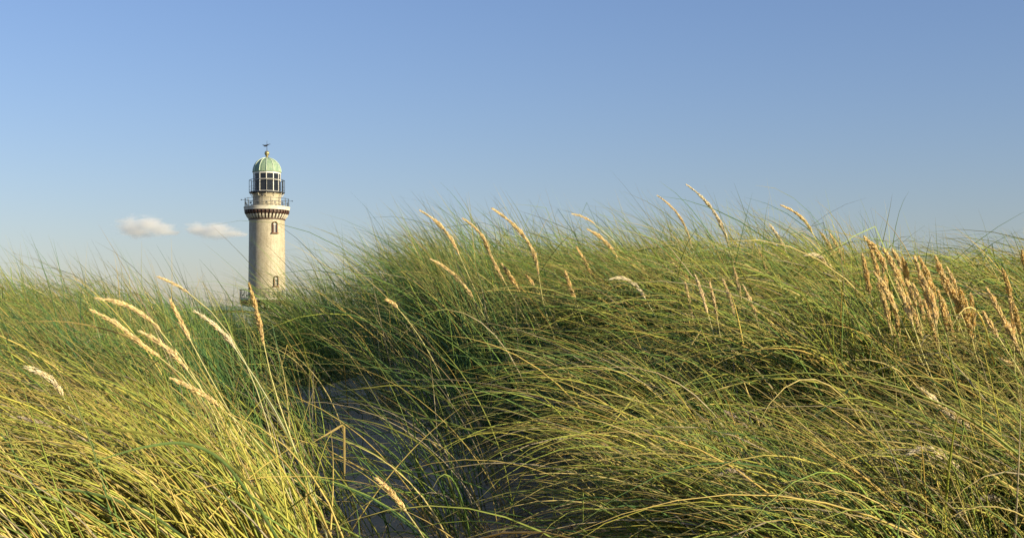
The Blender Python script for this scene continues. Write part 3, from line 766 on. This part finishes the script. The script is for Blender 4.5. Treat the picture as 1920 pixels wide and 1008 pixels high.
def gallery(zt, r_out, rim_h, rail_r, rail_h, nposts, ncorb, z_bot, r_bot, phase, light_rim):
    g = empty('gallery', (0, 0, zt)); g.parent = lh
    rim = lathe_obj('floor_slab', [(2.2, 0), (r_out, 0), (r_out, -rim_h * .3), (r_out - .06, -rim_h * .34), (r_out - .06, -rim_h), (2.2, -rim_h)], M_STONE if light_rim else M_IRON, g, 72, closed=True)
    hb = zt - z_bot
    lathe_obj('corbel_ring', [(r_out - .28, -rim_h - .002), (r_out - .30, -rim_h - .42), (r_out - .62, -rim_h - .75), (r_bot, -hb + .16), (r_bot + .09, -hb + .14), (r_bot + .09, -hb), (r_bot - .12, -hb)], M_REDBRICK, g, 72)
    r0, r1 = r_out - .12, r_bot + .04
    hz = hb - rim_h - .16
    # one bracket: stepped, dark above, pale foot
    up = []
    w_ = .13
    prof = [(r1 - .15, -rim_h - .004), (r0, -rim_h - .004), (r0, -rim_h - hz * .28), (r0 - .16, -rim_h - hz * .48), (r1 - .15, -rim_h - hz * .48)]
    def prism(prof, w):
        n = len(prof); v = [(x, -w, z) for x, z in prof] + [(x, w, z) for x, z in prof]
        f = [tuple(range(n))[::-1], tuple(range(n, 2 * n))] + [(i, (i + 1) % n, n + (i + 1) % n, n + i) for i in range(n)]
        return v, [tuple(reversed(q)) for q in f]
    m_up = mesh_from('corbel', *prism(prof, w_)); m_up.materials.append(M_REDBRICK)
    prof = [(r1 - .15, -rim_h - hz * .482), (r0 - .17, -rim_h - hz * .482), (r0 - .30, -rim_h - hz * .72), (r1 + .06, -rim_h - hz * .98), (r1 - .15, -rim_h - hz * .98)]
    m_lo = mesh_from('corbel_foot', *prism(prof, w_ * .95)); m_lo.materials.append(M_STONE)
    for k in range(ncorb):
        a = FRONT + phase + 2 * math.pi * k / ncorb
        link('corbel', m_up, None, g, (0, 0, 0), a); link('corbel_foot', m_lo, None, g, (0, 0, 0), a)
    # railing
    circ = lambda r, z, n=64: [(r * math.cos(2 * math.pi * i / n), r * math.sin(2 * math.pi * i / n), z) for i in range(n + 1)]
    for z, rad in ((rail_h, .032), (rail_h * .66, .022), (rail_h * .12, .022)):
        link('rail', mesh_from('rail', *tube(circ(rail_r, z), rad, 5, False)), M_RAILGREY, g)
    mp = mesh_from('post', *join([tube([(0, 0, 0), (0, 0, rail_h * 1.02)], .045, 6), tube([(0, 0, rail_h), (0, 0, rail_h + .12)], [.05, .03], 6)])); mp.materials.append(M_RAILGREY)
    # panel between posts: square frame with a rosette and four stays
    q = rail_h * .39; hw = .16
    bars = [box(-.015, .015, -hw, hw, q + hw - .02, q + hw + .02), box(-.015, .015, -hw, hw, q - hw - .02, q - hw + .02),
            box(-.016, .016, -hw - .02, -hw + .02, q - hw, q + hw), box(-.016, .016, hw - .02, hw + .02, q - hw, q + hw),
            box(-.022, .022, -.085, .085, q - .085, q + .085),
            tube([(0, -hw, q - hw), (0, hw, q + hw)], .014, 4), tube([(0, hw, q - hw), (0, -hw, q + hw)], .014, 4)]
    ml = mesh_from('rail_panel', *join(bars)); ml.materials.append(M_RAILGREY)
    for k in range(nposts):
        a = FRONT + phase + 2 * math.pi * k / nposts; b = a + math.pi / nposts
        ring_box('post', mp, None, g, rail_r, a, 0)
        ring_box('rail_panel', ml, None, g, rail_r * math.cos(math.pi / nposts * .2), b, 0)
    return g
g_up = gallery(zz(388.5), 3.47, .52, 3.30, 1.18, 16, 36, zz(413), 2.68, R(10), True)
g_lo = gallery(z_low, 4.15, .30, 4.0, 1.25, 20, 24, zz(584), 3.00, R(4), True)
# white cabinet on the lower gallery, bright at the right
a = FRONT + math.asin(30.5 * S / 3.6)
link('white_cabinet', box_mesh('white_cabinet', -.2, .2, -.18, .18, 0, 1.15), M_WHITE, lh, (3.6 * math.cos(a), 3.6 * math.sin(a), z_low + .002), a)

# watch room above the upper gallery
zr0, zr1 = zz(388.5) + .002, zz(364)
lathe_obj('watch_room', [(2.10, zr0), (2.10, zr1 - .42), (2.16, zr1 - .40), (2.16, zr1 - .30), (2.10, zr1 - .28), (2.12, zr1 - .12), (2.26, zr1 - .08), (2.26, zr1)], M_BRICK, lh, 64)
lathe_obj('string_course', [(2.10, zr0 + .78), (2.15, zr0 + .80), (2.15, zr0 + .90), (2.10, zr0 + .92)], M_STONE, lh, 64)
v, f = lathe([(0.01, -.19), (.12, -.15), (.19, 0), (.12, .15), (.01, .19)], 12)
a = FRONT + math.asin(-8 * S / 2.3)
link('fog_lamp', mesh_from('fog_lamp', v, f, True), M_IRON, lh, (2.42 * math.cos(a), 2.42 * math.sin(a), zz(368.5)))
link('lamp_bracket', mesh_from('lamp_bracket', *tube([(2.1 * math.cos(a), 2.1 * math.sin(a), zz(368.5) - .02), (2.4 * math.cos(a), 2.4 * math.sin(a), zz(368.5))], .03, 5)), M_IRON, lh)
for sgn, y in ((-1, 375.5), (1, 376.5)):              # thin floodlight arms sticking out past the rail
    a = FRONT + sgn * R(88)
    link('floodlight_arm', mesh_from('floodlight_arm', *join([tube([(3.3 * math.cos(a), 3.3 * math.sin(a), zz(y)), (3.85 * math.cos(a), 3.85 * math.sin(a), zz(y) + .03)], .025, 5), [[(p[0] + 3.8 * math.cos(a), p[1] + 3.8 * math.sin(a), p[2] + zz(y)) for p in box(-.08, .08, -.08, .08, -.05, .07)[0]], box(0, 1, 0, 1, 0, 1)[1]]])), M_IRON, lh)

# lantern gallery
lg = empty('lantern_gallery', (0, 0, zz(362.5))); lg.parent = lh
NP = 12; PH = R(-2)
def poly(r, z, n=NP, ph=0.0): return [(r * math.cos(FRONT + PH + ph + 2 * math.pi * k / n), r * math.sin(FRONT + PH + ph + 2 * math.pi * k / n), z) for k in range(n + 1)]
def poly_slab(r0, r1, z0, z1, n=NP, ph=0.0):
    v = [p for r, z in ((r0, z0), (r1, z0), (r1, z1), (r0, z1)) for p in poly(r, z, n, ph)[:-1]]; f = []
    for i in range(4):
        j = (i + 1) % 4
        for k in range(n): l = (k + 1) % n; f.append((i * n + k, i * n + l, j * n + l, j * n + k))
    return v, f
link('floor_plate', mesh_from('floor_plate', *poly_slab(1.6, 2.68, .002, .16)), M_IRON, lg)
for z, rad in ((1.95, .042), (.95, .016), (.45, .016)):
    link('rail', mesh_from('rail', *tube(poly(2.64, z), rad, 5, False)), M_IRON, lg)
mp = mesh_from('post', *tube([(0, 0, .16), (0, 0, 1.95)], .04, 5)); mp.materials.append(M_IRON)
for k in range(NP):
    if k % 2 == 0 or k in (3, 9):
        a = FRONT + PH + 2 * math.pi * k / NP
        ring_box('post', mp, None, lg, 2.64, a, 0)
mb = mesh_from('floor_bracket', *tube([(2.2, 0, -.55), (2.55, 0, -.01)], .045, 5)); mb.materials.append(M_STONE)
for k in range(NP): link('floor_bracket', mb, None, lg, (0, 0, 0), FRONT + PH + 2 * math.pi * k / NP)
mg = box_mesh('screen_panel', -.02, .02, -.28, .28, .17, 1.9); mg.materials.append(M_RAILGREY)
ring_box('screen_panel', mg, None, lg, 2.45, FRONT + R(76), 0)

# lantern room
ln = empty('lantern', (0, 0, zz(361))); ln.parent = lh
H1, H2, HR = 0.05, 1.82, 2.78                          # sill, transom, top band
rl = 2.02
for z, h_, nm in ((0, .16, 'sill_band'), (H2, .14, 'transom_band'), (HR, .26, 'top_band')):
    link(nm, mesh_from(nm, *poly_slab(rl - .10, rl + .06, z, z + h_)), M_WHITE, ln)
mm = mesh_from('mullion', *box(-.06, .055, -.052, .052, .162, H2 - .002)); mm.materials.append(M_WHITE)
mm2 = mesh_from('mullion', *box(-.06, .055, -.052, .052, H2 + .142, HR - .002)); mm2.materials.append(M_WHITE)
wch = 2 * rl * math.sin(math.pi / NP) / 2 - .08; rin = rl * math.cos(math.pi / NP)
pl = mesh_from('glass_pane', *box(-.01, .01, -wch, wch, .162, H2 - .002)); pl.materials.append(M_GLASS)
pu = mesh_from('glass_pane', *box(-.01, .01, -wch, wch, H2 + .142, HR - .002)); pu.materials.append(M_GLASS)
dk = mesh_from('dark_door', *box(-.012, .012, -wch, wch, .162, H2 - .002)); dk.materials.append(M_IRON)
for k in range(NP):
    a = FRONT + PH + 2 * math.pi * k / NP; b = a + math.pi / NP
    ring_box('mullion', mm, None, ln, rl - .02, a, 0); ring_box('mullion', mm2, None, ln, rl - .02, a, 0)
    ring_box('glass_pane', pu, None, ln, rin - .02, b, 0)
    if k == NP - 1: ring_box('dark_door', dk, None, ln, rin - .02, b, 0)
    else: ring_box('glass_pane', pl, None, ln, rin - .02, b, 0)
lathe_obj('optic_lens', [(.35, .3), (.42, .9), (.75, 1.2), (.80, 1.7), (.78, 2.2), (.5, 2.6), (.05, 2.65)], M_LENS, ln, 24)
lathe_obj('inner_wall', [(1.25, .02), (1.25, .6)], M_IRON, ln, 24)
lathe_obj('lantern_ceiling', [(1.95, HR + .05), (.02, HR + .1)], M_IRON, ln, 24)
lathe_obj('lantern_floor', [(1.95, .03), (.02, .03)], M_IRON, ln, 24)

# dome
dz = zz(361) + HR + .262
dm = empty('dome', (0, 0, dz)); dm.parent = lh
dp = [(2.20, -.02), (2.20, .06), (2.08, .10)] + [(2.08 * math.cos(t) , .10 + 2.12 * math.sin(t)) for t in np.linspace(.08, math.pi / 2 - .12, 14)]
v, f = [], []
n = NP * 4
for r, z in dp:
    for k in range(n):
        t_ = (k % 4) / 4; c_ = math.cos(math.pi / NP) / math.cos((t_ - .5) * 2 * math.pi / NP)
        a = FRONT + PH + 2 * math.pi * k / n; v.append((r * (1 - .5 * (1 - c_)) * math.cos(a), r * (1 - .5 * (1 - c_)) * math.sin(a), z))
for i in range(len(dp) - 1):
    for k in range(n): l = (k + 1) % n; f.append((i * n + k, i * n + l, (i + 1) * n + l, (i + 1) * n + k))
me = mesh_from('copper_shell', v, f, True); me.set_sharp_from_angle(angle=R(40)); link('copper_shell', me, M_COPPER, dm)
rib = mesh_from('dome_rib', *tube([(r + .03, 0, z) for r, z in dp[2:]], .052, 6)); rib.materials.append(M_COPPER_EDGE)
for k in range(NP): link('dome_rib', rib, None, dm, (0, 0, 0), FRONT + PH + 2 * math.pi * k / NP)
fz = dz + 2.12
fin = lathe_obj('finial', [(.30, 0), (.34, .10), (.20, .20), (.15, .34), (.24, .40)] + [(.37 * math.sin(t) + .001, .76 - .38 * math.cos(t)) for t in np.linspace(.7, math.pi, 9)] , M_GOLD, lh, 20)
fin.location = (0, 0, fz)
vn = empty('weather_vane', (0, 0, fz + 1.1)); vn.parent = lh
link('vane_pole', mesh_from('vane_pole', *tube([(0, 0, 0), (0, 0, 1.55)], [.045, .02], 6)), M_IRON, vn)
sh = [(-.72, .98), (-.52, .80), (-.38, .68), (-.08, .68), (.16, .86), (.30, .98), (.52, 1.03), (.54, 1.08), (.10, 1.02), (-.05, .96), (-.4, .93)]
nv = len(sh)
ship = mesh_from('vane_figure', [(x, -.03, z) for x, z in sh] + [(x, .03, z) for x, z in sh], [tuple(range(nv)), tuple(range(nv, 2 * nv))[::-1]] + [(i, i + nv, (i + 1) % nv + nv, (i + 1) % nv) for i in range(nv)])
link('vane_figure', ship, M_IRON, vn)

# ------------------------------------------------------------------ low building beside the lighthouse
BD = 190.0; bs = BD / F_PX
bt = (HORIZON - 573.5) * bs
bx0, bx1 = (384 - CX) * bs, (384 - CX) * bs + 5.2
bgd = float(ground(np.array(bx0 + 6), np.array(BD + 5)))
bd = empty('flat_roofed_building', ((bx0 + bx1) / 2, BD, bgd))
tag(bd, 'low grey building with a flat blue grey roof edge left of the lighthouse foot', 'building')
hw_, hb_ = (bx1 - bx0) / 2, bt - bgd
link('wall', box_mesh('wall', -hw_ + .6, hw_ - .6, .6, 10, -.3, hb_ - .75), M_PLASTER, bd)
link('roof', box_mesh('roof', -hw_, hw_, 0, 10.6, hb_ - .55, hb_), M_ROOF, bd)
link('roof_soffit', box_mesh('roof_soffit', -hw_ + .3, hw_ - .3, .3, 10.3, hb_ - .748, hb_ - .552), M_IRON, bd)
for k in range(2):
    for lv in (0, 1):
        x0 = -hw_ + 1.1 + k * 1.88
        w = link('window', mesh_from('window', *box(0, 1.5, -.06, 0, 0, 1.5)), M_WHITE, bd, (x0, .598, 1.2 + lv * 3.2))
        link('pane', box_mesh('pane', .09, 1.41, -.012, -.0, .09, 1.41), simple_pane, w, (0, -.064, 0))

# ------------------------------------------------------------------ two small clouds
def cloud(px, py, wpx, hpx, lobes, label, dens):
    D = 4200.0; s_ = D / F_PX
    t = NT('cloud_vapour'); co = t.n('ShaderNodeTexCoord').outputs['Object']
    nz = t.n('ShaderNodeTexNoise'); nz.inputs['Scale'].default_value = 2.2; nz.inputs['Detail'].default_value = 8; nz.inputs['Roughness'].default_value = .68
    t.l(co, nz.inputs['Vector'])
    field = None
    for (lx, lz, rx, rz) in lobes:
        sb = t.n('ShaderNodeVectorMath', operation='SUBTRACT'); t.l(co, sb.inputs[0]); sb.inputs[1].default_value = (lx, 0, lz)
        dv = t.n('ShaderNodeVectorMath', operation='DIVIDE'); t.l(sb.outputs[0], dv.inputs[0]); dv.inputs[1].default_value = (rx, .8, rz)
        ln_ = t.n('ShaderNodeVectorMath', operation='LENGTH'); t.l(dv.outputs[0], ln_.inputs[0])
        v_ = t.math('SUBTRACT', 1.0, ln_.outputs['Value'])
        field = v_ if field is None else t.math('SMOOTH_MAX', field, v_, .25)
    f = t.math('ADD', field, t.math('MULTIPLY', t.math('SUBTRACT', nz.outputs['Fac'], .5), 2.7))
    f = t.math('MULTIPLY', t.math('SUBTRACT', f, .02, clamp=True), dens)
    vol = t.n('ShaderNodeVolumePrincipled'); vol.inputs['Color'].default_value = (1, 1, 1, 1); vol.inputs['Anisotropy'].default_value = .1
    t.l(f, vol.inputs['Density']); t.l(vol.outputs[0], t.out.inputs['Volume'])
    v, fc = lathe([(math.sin(a) + 1e-4, -math.cos(a)) for a in np.linspace(0, math.pi, 13)], 24)
    me = mesh_from('cloud', v, fc, True)
    o = link('cloud', me, t.m, None, ((px - CX) * s_, D, (HORIZON - py) * s_))
    o.scale = (wpx / 2 * s_, wpx / 2.4 * s_, hpx / 2 * s_)
    return tag(o, label, 'cloud')
cloud(273, 426, 136, 56, [(-.35, .05, .5, .7), (.05, .15, .48, .72), (.35, -.15, .5, .45), (-.2, -.3, .6, .4), (.6, -.35, .4, .22)], 'larger cream cloud, left one of the two small clouds', .03)
cloud(400, 431, 136, 52, [(-.4, .05, .42, .5), (.05, -.02, .5, .6), (.1, -.25, .6, .4), (.55, -.28, .45, .25)], 'smaller flat cloud between the left cloud and the lighthouse', .032)
